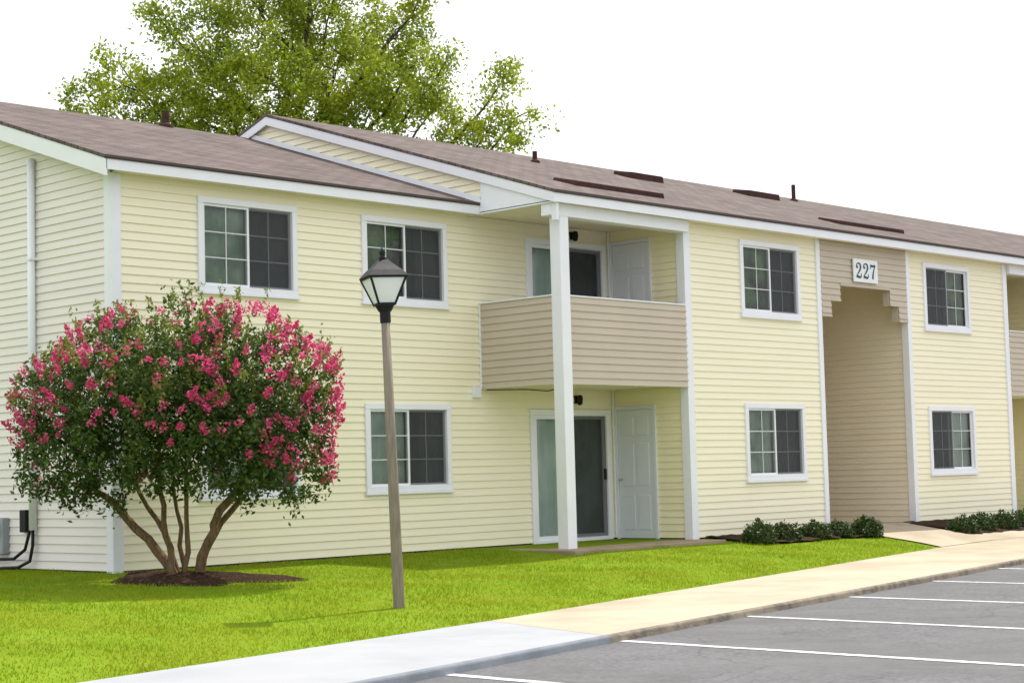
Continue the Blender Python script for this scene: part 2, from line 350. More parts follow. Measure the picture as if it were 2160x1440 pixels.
def holes(ws): return [(a+.05,b-.05,z0+.05,z1-.05) for a,b in ws for z0,z1 in (WU,WL)]
SD = (7.46,9.32)
mb = MB(); siding(mb, FL, (0,9.45), 0, SOF, holes(left_w)+[(SD[0]+.05,SD[1]-.05,.0,1.99),(SD[0]+.05,SD[1]-.05,2.6,4.62)]); mb.build('front_wall', M['yellow'], B)
mb = MB()
def gr(z):
    if z <= zl(0)-.1: return (0,10.6)
    u0 = (z-EZ+.1)/PITCH-.25; return (u0,10.6-u0)
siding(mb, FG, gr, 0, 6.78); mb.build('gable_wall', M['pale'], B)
mb = MB(); siding(mb, FW, (9.45,13.12), 0, SOF, holes(wing_w[:1])); mb.build('front_wall', M['yellow'], B)
mb = MB(); siding(mb, FW, (15.95,19.6), 0, SOF, holes(wing_w[1:])); mb.build('front_wall', M['yellow'], B)
mb = MB(); siding(mb, FW, (22.55,34), 0, SOF); mb.build('front_wall', M['yellow'], B)
F9 = Fr((9.45,0),(0,-1),(-1,0)); mb = MB(); siding(mb, F9, (0,1.55), 0, SOF); mb.build('porch_side_wall', M['yellow_bounce'], B)
F19 = Fr((22.55,0),(0,-1),(-1,0)); mb = MB(); siding(mb, F19, (0,1.55), 0, SOF); mb.build('porch_side_wall', M['yellow_bounce'], B)
F19b = Fr((19.6,0),(0,-1),(1,0)); mb = MB(); siding(mb, F19b, (0,1.55), 0, SOF); mb.build('porch_side_wall', M['yellow_bounce'], B)
mb = MB(); siding(mb, FL, (19.6,22.55), 0, SOF); mb.build('porch_back_wall', M['yellow_bounce'], B)
GX = 6.27
FGW = Fr((GX,0),(0,1),(-1,0))
def gw(z):
    u0 = (z-EZ+.06)/PITCH-1.80; u1 = 9.4-u0; return (max(u0,-1.55),u1)
mb = MB(); siding(mb, FGW, gw, SOF, 7.12, d=.02); mb.build('gable_wall', M['yellow'], B)
mb = MB(); mb.face([(0,10.6,0),(6.42,10.6,0),(6.42,10.6,5.1),(0,10.6,5.1)])
for a,b in ((6.42,13.1),(15.97,34)): mb.face([(a,10.95,0),(b,10.95,0),(b,10.95,5.1),(a,10.95,5.1)])
mb.face([(34,-1.55,0),(34,10.95,0),(34,10.95,5.0),(34,4.7,7.0),(34,-1.55,5.0)]); mb.face([(6.42,10.6,0),(6.42,10.95,0),(6.42,10.95,5.1),(6.42,10.6,5.1)])
mb.build('rear_wall', M['yellow'], B)
mb = MB(); mb.box(.03,9.4,.012,10.5,-.4,0); mb.box(9.48,13.1,-1.535,.0,-.4,0); mb.box(15.98,19.57,-1.535,.0,-.4,0); mb.box(22.6,33.9,-1.535,0,-.4,0); mb.box(9.41,33.9,.012,10.9,-.4,-.002)
mb.build('foundation', M['foundation'], B)
def chev(f, y0, yr, y1, dz0, dz1): return [(y0,f(y0)-dz0),(yr,f(yr)-dz0),(y1,f(y1)-dz0),(y1,f(y1)-dz1),(yr,f(yr)-dz1),(y0,f(y0)-dz1)]
mb = MB(); mb.prism_x(chev(zl,-.30,5.3,10.9,0,.045), -.28, GX-.005); RL = mb.build('roof', M['roof'], B)
mb = MB(); mb.prism_x(chev(zr,-1.85,4.7,11.25,0,.045), 6.16, 34.3); RW = mb.build('roof', M['roof'], B)
mb = MB(); mb.box(-.285,GX-.006,-.312,-.301,EZ-.05,EZ-.016); mb.build('drip_edge', M['dark_edge'], RL)
mb = MB(); mb.box(6.15,34.3,-1.862,-1.851,EZ-.05,EZ-.016); mb.build('drip_edge', M['dark_edge'], RW)
mb = MB(); mb.box(-.25,GX+.02,-.285,-.255,SOF-.02,EZ-.052); mb.build('fascia', M['white'], B)
mb = MB(); mb.box(6.20,34.2,-1.835,-1.805,SOF-.02,EZ-.052); mb.build('fascia', M['white'], B)
mb = MB(); mb.prism_x(chev(zl,-.285,5.3,10.88,.05,.26), -.27,-.24); mb.build('rake_board', M['white'], B)
mb = MB(); mb.prism_x(chev(zr,-1.835,4.7,11.23,.05,.19), 6.17,6.20); mb.build('rake_board', M['white'], B)
mb = MB(); mb.prism_x(chev(zl,-.25,5.3,10.85,.10,.12), -.24,-.0); mb.box(0,GX+.01,-.255,-.0,SOF,SOF+.012); mb.build('soffit', M['soffit'], B)
mb = MB(); mb.prism_x(chev(zr,-1.55,4.7,11.2,.06,.08), 6.202,GX-.003)
mb.box(6.205,9.45,-1.80,-.02,SOF,SOF+.012); mb.box(9.455,13.1,-1.80,-1.56,SOF,SOF+.012); mb.box(13.1,15.95,-1.80,-1.60,SOF,SOF+.012); mb.box(15.955,19.6,-1.80,-1.56,SOF,SOF+.012); mb.box(19.605,22.545,-1.80,-.02,SOF,SOF+.012); mb.box(22.555,34,-1.80,-1.56,SOF,SOF+.012)
mb.build('soffit', M['soffit'], B)
mb = MB(); mb.prism_x([(-.3,zl(-.3)+.005),(5.3,zl(5.3)+.005),(5.3,zl(5.3)+.085),(-.3,zl(-.3)+.085)], GX-.06,GX-.035)
mb.build('flashing_board', M['white'], B)
mb = MB(); mb.prism_x([(-1.80,SOF-.02),(.0,SOF-.02),(.0,zl(0)+.02),(-.32,EZ+.02),(-.32,zr(-.32)-.12),(-1.80,zr(-1.80)-.08)], GX-.065,GX-.035); mb.build('frieze_board', M['white'], B)
def trim(boxes, name='corner_trim'):
    mb = MB()
    for F,a in boxes: F.box(mb,*a)
    return mb.build(name, M['white'], B, bevel=.006)
trim([(FL,(-.034,.12,0,.034,-.05,SOF-.002)),(FG,(.0,.12,0.0,.034,-.05,SOF+.07))])
trim([(FW,(9.40,9.56,0,.04,-.06,SOF-.002)),(F9,(1.43,1.55,0,.05,-.06,SOF-.002))])
trim([(FW,(13.04,13.16,-.1,.04,-.04,SOF-.002))]); trim([(FW,(15.91,16.03,-.1,.04,-.04,SOF-.002))])
trim([(FW,(19.5,19.65,-.1,.04,-.04,SOF-.002))]); trim([(FW,(22.5,22.64,-.1,.04,-.04,SOF-.002))])
trim([(FL,(9.39,9.43,.021,.05,0,SOF-.002))], 'inner_corner_trim')
# breezeway, open at the rear
FB = Fr((15.95,-1.55),(0,1),(-1,0)); mb = MB(); siding(mb, FB, (.1,12.5), -.02, 4.93); mb.build('breezeway_wall', M['tan_lit'], B)
FB2 = Fr((13.12,-1.55),(0,1),(1,0)); mb = MB(); siding(mb, FB2, (.1,12.5), -.02, 4.93); mb.build('breezeway_wall', M['yellow_bounce'], B)  # hidden side, coloured yellow to bounce gold light onto the facing wall
mb = MB(); mb.box(13.1,15.97,-1.42,10.95,4.935,4.95); mb.build('breezeway_ceiling', M['yellow_bounce'], B)  # yellow chosen to throw gold light down the tan wall
mb = MB(); mb.box(13.13,15.94,-1.6,10.9,-.35,.0); mb.build('breezeway_floor', M['walk_old'], B)
mb = MB(); FP = Fr((0,-1.58),(1,0),(0,-1)); steps = [(13.16,13.45,3.62),(13.45,13.74,3.90),(13.74,15.33,4.18),(15.33,15.62,3.90),(15.62,15.91,3.62)]
for a,b,z in steps: siding(mb, FP, (a,b), z, SOF-.002)
arch = mb.build('stepped_arch_panel', M['tan'], B)
mb = MB()
for a,b,z in steps: mb.box(a,b,-1.577,-1.44,z-.001,SOF-.003)
for a,b,z in steps: FP.box(mb,a+.001,b-.001,.0,.022,z-.012,z+.028)
mb.build('arch_edge', M['tan'], arch)
# windows
def window(F, u0,u1,z0,z1, ml, mr, screen='r'):
    T = .085
    mb = MB(); F.box(mb,u0,u1,-.03,.046,z1-T,z1); F.box(mb,u0,u1,-.03,.046,z0,z0+T); F.box(mb,u0,u0+T,-.03,.045,z0+T,z1-T); F.box(mb,u1-T,u1,-.03,.045,z0+T,z1-T)
    W = mb.build('window', M['white'], B, bevel=.006)
    mb = MB(); F.box(mb,u0-.02,u1+.02,-.01,.066,z0-.035,z0-.001); mb.build('sill', M['white'], W, bevel=.005)
    a,b,c,d = u0+T,u1-T,z0+T,z1-T; m_ = (a+b)/2; S = .032
    for (p,q,o,nm) in ((a,m_+.018,.014,'l'),(m_-.018,b,-.006,'r')):
        mb = MB(); F.box(mb,p,q,o-.022,o,d-S,d); F.box(mb,p,q,o-.022,o,c,c+S); F.box(mb,p,p+S,o-.022,o,c+S,d-S); F.box(mb,q-S,q,o-.022,o,c+S,d-S)
        mb.build('sash', M['white'], W)
        t0,t1 = rng.uniform(-.006,.006,2)
        mb = MB(); mb.face([F.pt(p+S,o-.014,c+S),F.pt(q-S,o-.014+t0*.4,c+S),F.pt(q-S,o-.014+t1*.4,d-S),F.pt(p+S,o-.014,d-S)]); mb.build('pane', M['glass'], W)
        mb = MB(); mu = (p+q)/2; F.box(mb,mu-.008,mu+.008,o-.010,o-.003,c+S,d-S)
        for k in (1,2): zz = c+S+(d-c-2*S)*k/3; F.box(mb,p+S,q-S,o-.0095,o-.0035,zz-.008,zz+.008)
        mb.build('glazing_bars', M['bar'], W)
        mm = ml if nm == 'l' else mr
        mb = MB(); e0 = a-.25 if nm=='l' else m_; e1 = m_ if nm=='l' else b+.25; k = 0; uu = e0; st = .055
        while uu < e1-1e-4:
            un = min(uu+st,e1); oa = -.08-.018*(k%2); ob = -.08-.018*((k+1)%2)
            mb.face([F.pt(uu,oa,c-.2),F.pt(un,ob,c-.2),F.pt(un,ob,d+.2),F.pt(uu,oa,d+.2)]); uu = un; k += 1
        mb.build('blind', M[mm], W)
        if nm == screen:
            mb = MB(); F.quad(mb,p+.01,q-.01,.010 if nm=='r' else .018,c+.008,d-.008); mb.build('screen', M['screen'], W)
    return W
window(FL,*left_w[0],*WU,'blind_light','blind_mid'); window(FL,*left_w[0],*WL,'blind_light','blind_mid')
window(FL,*left_w[1],*WU,'dark_reflections','blind_mid'); window(FL,*left_w[1],*WL,'blind_light','blind_mid')
window(FW,*wing_w[0],*WU,'dark_reflections','blind_mid'); window(FW,*wing_w[0],*WL,'blind_light','blind_mid')
window(FW,*wing_w[1],*WU,'blind_mid','dark_reflections','l'); window(FW,*wing_w[1],*WL,'dark_reflections','blind_light','l')
def slider(z0):
    F = FL; u0,u1 = SD; z1 = z0+2.06; T=.09
    mb = MB(); F.box(mb,u0,u1,-.05,.046,z1-T,z1); F.box(mb,u0,u0+T,-.05,.045,z0,z1-T); F.box(mb,u1-T,u1,-.05,.045,z0,z1-T); F.box(mb,u0+T,u1-T,-.05,.044,z0,z0+.05)
    W = mb.build('sliding_door', M['white'], B, bevel=.006)
    a,b,c,d = u0+T,u1-T,z0+.05,z1-T; m_=(a+b)/2; S=.06
    for (p,q,o,mm) in ((a,m_+.03,.02,'blind_pale'),(m_-.03,b,-.008,'blind_light')):
        mb = MB(); F.box(mb,p,q,o-.027,o,d-S,d); F.box(mb,p,q,o-.027,o,c,c+S); F.box(mb,p,p+S,o-.027,o,c+S,d-S); F.box(mb,q-S,q,o-.027,o,c+S,d-S)
        mb.build('door_panel_frame', M['white'], W)
        mb = MB(); F.quad(mb,p+S,q-S,o-.014,c+S,d-S); mb.build('pane', M['glass'], W)
        mb = MB(); k=0; e0=a-.2 if mm=='blind_pale' else m_; e1=m_ if mm=='blind_pale' else b+.1; uu=e0
        while uu<e1-1e-4:
            un=min(uu+.085,e1); oa=-.07-.03*(k%2); ob=-.07-.03*((k+1)%2); mb.face([F.pt(uu,oa,c-.1),F.pt(un,ob,c-.1),F.pt(un,ob,d+.1),F.pt(uu,oa,d+.1)]); uu=un;k+=1
        mb.build('blind', M[mm if z0<1 or mm=='blind_pale' else 'blind_mid'], W)
    mb = MB(); F.quad(mb,m_+.0,b-.0,.008,c+.01,d-.01); mb.build('screen', M['screen'], W)
    mb = MB(); F.box(mb,b-.055,b-.025,.010,.035,z0+.95,z0+1.12); mb.build('handle', M['black'], W)
slider(-.02); slider(2.64)
def pdoor(z0):
    F = F9; u0,u1 = .10,.84; z1=z0+2.05; T=.06
    mb = MB(); F.box(mb,u0-T,u0,0,.045,z0,z1+T); F.box(mb,u1,u1+T,0,.045,z0,z1+T); F.box(mb,u0,u1,0,.044,z1,z1+T); F.box(mb,u0+.004,u1-.004,.0,.026,z0+.01,z1-.004)
    W = mb.build('door', M['door'], B, bevel=.005)
    mb = MB(); cw=(u1-u0)
    for (a,b) in ((.13,.45),(.55,.87)):
        for (c,d) in ((.07,.34),(.41,.74),(.80,.94)):
            F.box(mb,u0+cw*a,u0+cw*b,.026,.036,z0+2.05*c,z0+2.05*d)
    mb.build('door_panels', M['door'], W, bevel=.008)
    mb = MB(); mb.tube([F.pt(u0+.07,.03,z0+.95),F.pt(u0+.07,.06,z0+.95),F.pt(u0+.07,.085,z0+.95),F.pt(u0+.07,.10,z0+.95)],[.012,.014,.03,.012],10); mb.build('handle', M['metal'], W, smooth=True)
pdoor(-.02); pdoor(2.64)
def balcony(x0,x1,left):
    mb = MB(); mb.box(x0-.05,x1-.01,-1.52,-.025,2.36,2.60); D = mb.build('balcony', M['yellow'], B)
    mb = MB(); F = Fr((0,-1.575),(1,0),(0,-1)); siding(mb,F,(x0+.0,x1+.0),2.33,3.60,phase=.05); mb.box(x0+.0,x1,-1.573,-1.525,2.331,3.598)
    mb.build('front_panel', M['tan'], D)
    if left:
        mb = MB(); F = Fr((x0-.07,0),(0,-1),(-1,0)); siding(mb,F,(.02,1.52),2.33,3.60,phase=.05); mb.box(x0-.068,x0-.02,-1.524,-.022,2.331,3.598); mb.build('side_panel', M['tan'], D)
    mb = MB(); mb.box(x0-.00,x1-.02,-1.60,-1.515,3.602,3.622); mb.box(x0-.10,x0-.003,-1.513,-.02,3.602,3.621); mb.build('rail_cap', M['white'], D)
    if left:
        mb = MB(); mb.box(x0-.094,x0-.066,-.045,-.018,2.33,3.60); mb.build('panel_edging', M['white'], D)
balcony(6.5,9.42,True); balcony(19.66,22.55,False)
mb = MB(); mb.box(6.41,6.60,-1.70,-1.50,-.03,4.74); mb.build('porch_post', M['white'], B, bevel=.008)
mb = MB(); mb.box(6.24,9.40,-1.70,-1.50,4.74,SOF-.003); mb.build('porch_beam', M['white'], B, bevel=.006)
mb = MB(); mb.box(6.24,6.29,-1.80,-1.705,4.66,SOF-.022); mb.build('beam_end_cap', M['white'], B)
mb = MB(); mb.box(19.66,22.5,-1.66,-1.50,4.74,SOF-.003); mb.build('porch_beam', M['white'], B)
for z in (4.80,2.20):
    mb = MB(); FL.box(mb,8.50,8.60,.0,.04,z-.06,z+.06); Lg = mb.build('porch_light', M['black'], B)
    mb = MB(); mb.lathe([(.02,.05),(.045,.03),(.05,-.02),(.04,-.09),(.02,-.11)],12,FL.pt(8.55,.09,z+.02)); mb.build('lamp_shade', M['black'], Lg, smooth=True)
mb = MB(); FL.box(mb,6.22,6.38,.0,.07,2.20,2.36); mb.build('junction_box', M['white'], B, bevel=.01)
mb = MB(); mb.tube([(-.07,1.75,.50),(-.07,1.75,5.34)],.05,12); mb.build('conduit', M['white'], B, smooth=True)
mb = MB()
for z in (1.2,2.6,4.0): FG.box(mb,1.68,1.82,.0,.125,z,z+.03)
mb.build('conduit_strap', M['white'], B)
mb = MB(); FG.box(mb,1.90,2.05,.0,.09,.47,.76); mb.build('utility_box', M['black'], B, bevel=.01)
mb = MB(); FG.box(mb,2.42,2.72,.0,.12,.18,.66); mt = mb.build('electric_meter', M['grey_box'], B, bevel=.015)
mb = MB(); mb.tube([(-.12,2.57,.5),(-.18,2.57,.5),(-.21,2.57,.5)],[.09,.09,.07],14); mb.build('meter_dial', M['metal'], mt)
for pts in ([(-.07,1.75,.50),(-.08,1.74,.30),(-.10,1.78,.10),(-.14,2.0,.02),(-.2,2.5,.0),(-.2,3.2,.0)],[(-.09,1.80,.48),(-.12,1.86,.25),(-.14,2.1,.13),(-.14,2.5,.12),(-.12,3.0,.10)]):
    mb = MB(); mb.tube(pts,.022,8); mb.build('cable', M['black'], B, smooth=True)
mb = MB(); mb.tube([(6.5,-.06,2.32),(6.9,-.5,2.31),(7.3,-.55,2.29),(7.6,-.6,2.34)],.008,6); mb.build('cable', M['black'], B)
# roof fixtures
def vent(cx,cy,lx,ly,h,parent=RW):
    f = zr; mb = MB(); y0,y1 = cy-ly/2,cy+ly/2; x0,x1 = cx-lx/2,cx+lx/2
    mb.hexa([(x0,y0,f(y0)-.01),(x1,y0,f(y0)-.01),(x1,y1,f(y1)-.01),(x0,y1,f(y1)-.01),(x0+.03,y0,f(y0)+h),(x1-.03,y0,f(y0)+h),(x1-.03,y1,f(y1)+h*.5),(x0+.03,y1,f(y1)+h*.5)])
    mb.build('roof_vent', M['vent'], parent, bevel=.01)
vent(8.95,-.5,2.15,.5,.085); vent(14.1,3.15,1.0,.45,.13); vent(18.3,3.4,1.1,.45,.13); vent(16.3,-.45,2.2,.5,.075)
def pipe(x,y,f,h,r,parent):
    mb = MB(); mb.lathe([(r*2.2,-.03),(r*2.0,.02),(r,.05),(r,h),(r*.7,h)],12,(x,y,f(y))); mb.build('vent_pipe', M['vent'], parent, smooth=False)
pipe(11.2,3.2,zr,.20,.045,RW); pipe(20.4,3.9,zr,.36,.045,RW); pipe(4.5,5.2,zl,.25,.06,RL)

# ------------------------------------------------------------------ number sign
S_ = empty('number_sign', (14.50,-1.61,4.46)); tag(S_, 'white plate with dark numerals 227 above the breezeway arch', 'sign')
mb = MB(); mb.box(-.385,.385,-.03,.0,-.205,.205); mb.build('plate', M['sign'], S_, bevel=.006)
def ribbon(mb, pts, ox, oz, s, o):
    P = [(Vector((p[0],p[1])),p[2]) for p in pts]; Q = []
    for i in range(len(P)-1):
        for k in range(4):
            t = k/4; p0 = P[max(i-1,0)]; p1=P[i]; p2=P[i+1]; p3=P[min(i+2,len(P)-1)]
            v = .5*((2*p1[0])+(p2[0]-p0[0])*t+(2*p0[0]-5*p1[0]+4*p2[0]-p3[0])*t*t+(-p0[0]+3*p1[0]-3*p2[0]+p3[0])*t**3); Q.append((v,p1[1]+(p2[1]-p1[1])*t))
    Q.append(P[-1]); E=[]
    for i,(v,w) in enumerate(Q):
        d = (Q[min(i+1,len(Q)-1)][0]-Q[max(i-1,0)][0]).normalized(); nn = Vector((-d.y,d.x))*w/2; E.append((v+nn,v-nn))
    for (a,b),(c,d) in zip(E,E[1:]): mb.face([(ox+q.x*s,o,oz+q.y*s) for q in (a,c,d,b)])
DS=.27
def two(ox):
    mb = MB(); ribbon(mb,[(.10,.72,.08),(.10,.86,.08),(.30,.97,.08),(.52,.90,.15),(.56,.70,.18),(.42,.46,.13),(.22,.27,.08),(.07,.10,.07)],ox,-.135,DS,-.034)
    ribbon(mb,[(.05,.06,.11),(.24,.10,.15),(.44,.05,.15),(.60,.12,.11),(.63,.32,.05)],ox,-.135,DS,-.0355)
    mb.face([(ox+(.15+.10*math.cos(t*.5236))*DS,-.037,-.135+(.72+.10*math.sin(t*.5236))*DS) for t in range(12)])
    mb.build('numeral', M['digit'], S_)
def seven(ox):
    mb = MB(); ribbon(mb,[(.06,.66,.05),(.07,.80,.07),(.09,.97,.08)],ox,-.135,DS,-.037); ribbon(mb,[(.07,.89,.15),(.35,.87,.15),(.64,.91,.13)],ox,-.135,DS,-.034)
    ribbon(mb,[(.63,.93,.08),(.46,.62,.10),(.34,.30,.15),(.30,.02,.20)],ox,-.135,DS,-.0355); mb.build('numeral', M['digit'], S_)
two(-.325); two(-.10); seven(.13)

# ------------------------------------------------------------------ street lamp
LX,LY = -.28,-5.45
LP = empty('street_lamp', (LX,LY,gz(LX,LY))); tag(LP, 'black four sided lantern with milky glass on a slim leaning tan pole in the lawn', 'lamp post')
LP.rotation_euler = Matrix.Rotation(-.027,3,Vector((.7218,.6921,0))).to_euler()
mb = MB(); mb.tube([(0,0,-.1),(0,0,.0),(0,0,1.5),(0,0,2.92)],[.060,.060,.052,.044],14); mb.build('pole', M['pole'], LP, smooth=True)
mb = MB(); mb.lathe([(.05,2.86),(.056,2.87),(.056,2.97),(.068,2.98),(.08,3.0),(.095,3.03),(.095,3.045)],14); mb.build('collar', M['black'], LP, smooth=False)
ang = math.radians(-46+90+20)
def sq(s,z): return [(s/2*math.sqrt(2)*math.cos(ang+math.pi/4+k*math.pi/2), s/2*math.sqrt(2)*math.sin(ang+math.pi/4+k*math.pi/2), z) for k in range(4)]
b0,b1 = sq(.175,3.05),sq(.37,3.315)
mb = MB(); mb.hexa(sq(.19,3.035)+sq(.19,3.06)); mb.build('lantern_base', M['black'], LP)
mb = MB(); mb.hexa(sq(.30,3.29)+sq(.34,3.303)); mb.hexa(sq(.14,3.062)+sq(.14,3.072)); mb.build('bounce_plate', M['bounce_plate'], LP)  # white plates added inside the lantern to brighten its panes
for k in range(4):
    j=(k+1)%4; mb = MB(); mb.face([b0[k],b0[j],b1[j],b1[k]]); mb.build('glass_panel', M['milk'], LP)
for k in range(4):
    mb = MB(); mb.tube([b0[k],b1[k]],.013,6); mb.build('corner_bar', M['black'], LP)
mb = MB(); mb.hexa(sq(.385,3.305)+sq(.395,3.325))
pr = [sq(.41,3.325),sq(.31,3.385),sq(.19,3.445),sq(.09,3.50),sq(.04,3.515)]
mb.face(list(reversed(pr[0])))
for a,b in zip(pr,pr[1:]):
    for k in range(4): j=(k+1)%4; mb.face([a[k],a[j],b[j],b[k]])
mb.face(pr[-1]); mb.build('lantern_roof', M['black'], LP)
mb = MB(); mb.lathe([(.03,3.505),(.044,3.515),(.03,3.53),(.020,3.55),(.036,3.57),(.018,3.60),(.005,3.635)],12); mb.build('finial', M['black'], LP, smooth=True)

# ------------------------------------------------------------------ foliage helpers
RV = np.array([.6921,-.7218,0]); HV = np.array([.7218,.6921,0]); ZV = np.array([0,0,1.])
def loc(dr,dd,z): return RV*dr+HV*dd+ZV*z
def lobe_points(lobes, per, sub_r, shell=.55):
    out=[]
    for (dr,dd,z,r) in lobes:
        ns = max(8,int(per[0]*r**2)); d = unit(rng.normal(size=(ns,3))); rad = r*(shell+(1-shell)*rng.uniform(0,1,(ns,1))**.6)
        cen = loc(dr,dd,z)+d*rad*np.array([1,1,.95]); m = per[1]
        pts = np.repeat(cen,m,0)+rng.normal(size=(ns*m,3))*sub_r*np.repeat(rng.uniform(.6,1.4,(ns,1)),m,0); out.append(pts)
    return np.concatenate(out)

# ------------------------------------------------------------------ flowering bush
Z0 = gz(BX,BY)+.03
CM = empty('flowering_bush', (BX,BY,Z0)); tag(CM, 'large rounded bush with many pink blossoms and bare spreading stems at the building corner', 'bush')
stems = [[(-.07,0,-.08),(-.32,0,.32),(-.72,.05,.72),(-1.05,.0,1.05),(-1.4,-.1,1.7)],[(-.06,.07,-.08),(-.25,.1,.45),(-.55,.1,1.0),(-.8,.1,1.8)],[(-.10,-.05,-.08),(-.22,-.1,.5),(-.25,-.15,1.0),(-.3,-.2,1.9)],
 [(-.02,.05,-.08),(-.10,.1,.6),(-.2,.15,1.2),(0,.2,2)],[(0,-.05,-.08),(.02,-.05,.5),(.05,-.15,1.1),(.1,-.3,2)],[(.11,0,-.08),(.28,-.05,.42),(.42,-.1,.75),(.75,-.15,1.15),(1.1,-.2,1.8)],[(.09,.06,-.08),(.32,.1,.5),(.6,.1,.9),(.75,.1,1.3),(.8,.1,2)]]
rs = [.066,.042,.046,.032,.038,.068,.046]
for s,r in zip(stems,rs):
    mb = MB(); P=[]
    for i in range(len(s)-1):
        for k in range(3):
            t=k/3; p=np.array(s[i])*(1-t)+np.array(s[i+1])*t; p = p+rng.normal(size=3)*.014*(i+k>0); P.append(loc(*p))
    P.append(loc(*s[-1])); mb.tube(P,[r*(1-.55*i/(len(P)-1)) for i in range(len(P))],8); mb.build('stem', M['bark'], CM, smooth=True)
OFF=-.35
lob = [(-1.3,0,2.02,.62),(-.78,.2,2.38,.72),(-.05,-.2,2.54,.80),(.65,0,2.45,.74),(1.22,0,2.14,.65),(-1.28,-.2,1.46,.58),(-.6,-.55,1.58,.64),(.1,-.6,1.64,.64),(.62,-.5,1.55,.64),(1.22,-.25,1.42,.58),(0,.35,1.9,.8),(.66,.4,1.85,.62),(-.7,.4,1.85,.65),(1.44,-.1,1.82,.42),(-1.52,-.1,1.76,.40),(0,-.55,2.15,.7),(.75,-.4,2.1,.6),(-.8,-.4,2.1,.6),(-.9,0,1.26,.5),(.85,0,1.26,.48),(0,0,1.42,.5),(-1.35,0,1.2,.42),(1.35,0,1.2,.42)]
lob = [(a,b+OFF,c,d) for a,b,c,d in lob]
P = lobe_points(lob,(122,36),.066,.5)
quads('foliage', leaf_quads(P,.070,.033), M['leaf'], CM)
ctr = loc(0,OFF,2.0); tips=[]
for (dr,dd,z,r) in lob:
    for k in range(22):
        d = rng.normal(size=3); d[2]=abs(d[2])*.8+.25; d/=np.linalg.norm(d); p = loc(dr,dd,z)+d*r*.96
        if p[2] < 1.9: continue
        up = d*.5+np.array([0,0,.8]); up/=np.linalg.norm(up); ln = rng.uniform(.10,.28)
        t = rng.uniform(0,1,(22,1)); tips.append(p+up*t*ln+rng.normal(size=(22,3))*.024)
tips=np.concatenate(tips); quads('shoot_tips', leaf_quads(tips,.06,.026,.8), M['leaf_tip'], CM)
protos=[]
for v in range(6):
    n=72; t=rng.uniform(0,1,(n,1)); prof=np.sin(np.pi*(t*.8+.15))*(1+.3*np.sin(t*14+v)); u2=unit(rng.normal(size=(n,2)))*np.sqrt(rng.uniform(0,1,(n,1)))
    c=np.concatenate([u2*.068*prof, (t-.5)*.21],1)
    protos.append(leaf_quads(c,.042,.036))
LA = np.array([loc(*l[:3]) for l in lob]); LR = np.array([l[3] for l in lob])
cnt=0; placed=[]; meshes={}; extra=[]; tries=0
while cnt < 98+170 and tries < 400000:
    tries+=1
    dr,dd,z,r = lob[rng.integers(len(lob))]; d=unit(rng.normal(size=(1,3)))[0]; d[2]=d[2]*.8+.15
    p = loc(dr,dd,z)+d*r*1.04
    if np.any(np.linalg.norm(LA-p,axis=1)<LR*.95): continue
    rel = p-ctr; a = rel@RV; dp = rel@HV
    if dp > .5 or p[2] < 1.0 or (p[2]>3.14): continue
    wgt = .28+.2*(p[2]>2.1)+.5*max(a,0)/1.8+(.1 if (a<-1.0 and p[2]>1.9) else 0)
    if p[2]<1.65 and a<.9: wgt*=.5
    md = .19 if cnt<98 else .10
    if rng.uniform()>wgt or any(np.linalg.norm(p-q)<md for q in placed): continue
    placed.append(p); k=cnt%6; dirv=Vector(d*.8+np.array([0,0,.5])).normalized(); s=rng.uniform(.45,.92)*(1.15 if a>.3 else .95)
    if cnt < 98:
        if k not in meshes: o = quads('flower_cluster', protos[k], M['pink'], CM); meshes[k]=o
        else: o = meshes[k].copy(); col.objects.link(o); o.parent=CM
        o.location=p; o.rotation_euler=dirv.to_track_quat('Z','Y').to_euler(); o.scale=(s,s,s*rng.uniform(.9,1.3))
    else:
        n=20; c=rng.normal(size=(n,3))*.032+p; extra.append(leaf_quads(c,.04,.034))
    cnt+=1
if extra: tag(quads('small_blossoms', np.concatenate(extra), M['pink'], CM), kind='stuff')

# ------------------------------------------------------------------ tree behind
TR = empty('leafy_tree', (18.0,19.0,-.1)); tag(TR, 'tall broad leafy green tree rising behind the roof', 'tree')
tl = [(-5.25,0,11.45,.83),(-4.5,.5,12.55,.77),(-3.85,-.4,11.5,1.0),(-2.55,.6,13.2,1.3),(-1.9,-.8,11.5,1.4),(-.5,.5,13.6,1.65),(0,-1.5,11.65,1.5),(1.55,.3,14.0,1.65),(1.8,-1.2,12.0,1.5),(3.2,.6,13.2,1.15),(3.6,-.5,11.8,1.25),(4.2,0,10.85,.9),(2.55,-1,10.6,1.15),(.8,0,15.2,1.5),(-1.3,0,14.8,1.3),(6.15,0,11.7,.72),(6.5,.3,10.7,.77),(5.75,-.2,10.35,.7),(.5,-1.8,10.2,1.3),(-3.45,.2,10.5,1.0),(-1.55,-1,10.2,1.15),(5.1,.2,9.9,.8),(-5.8,.2,10.7,.5),(-.3,2.2,12.2,1.6),(2.2,2.3,12.2,1.5),(-2.6,2,11.2,1.3),(0,0,8.9,1.5),(3,0,9,1.3),(-3,0,9,1.3),(4.6,.2,12.4,.5),(-3.4,.3,13.9,.6),(-4.9,.2,10.4,.6),(3.9,.2,14.1,.55)]
trunk_pts=[(0,0,0),(.1,0,2.5),(.0,.1,5),(.15,0,7),(.3,0,9.5),(.6,.1,12.0),(.9,0,14.5)]
mb=MB(); mb.tube([loc(*p) for p in trunk_pts],[.42,.34,.30,.24,.15,.08,.03],12); mb.build('trunk', M['tree_bark'], TR, smooth=True)
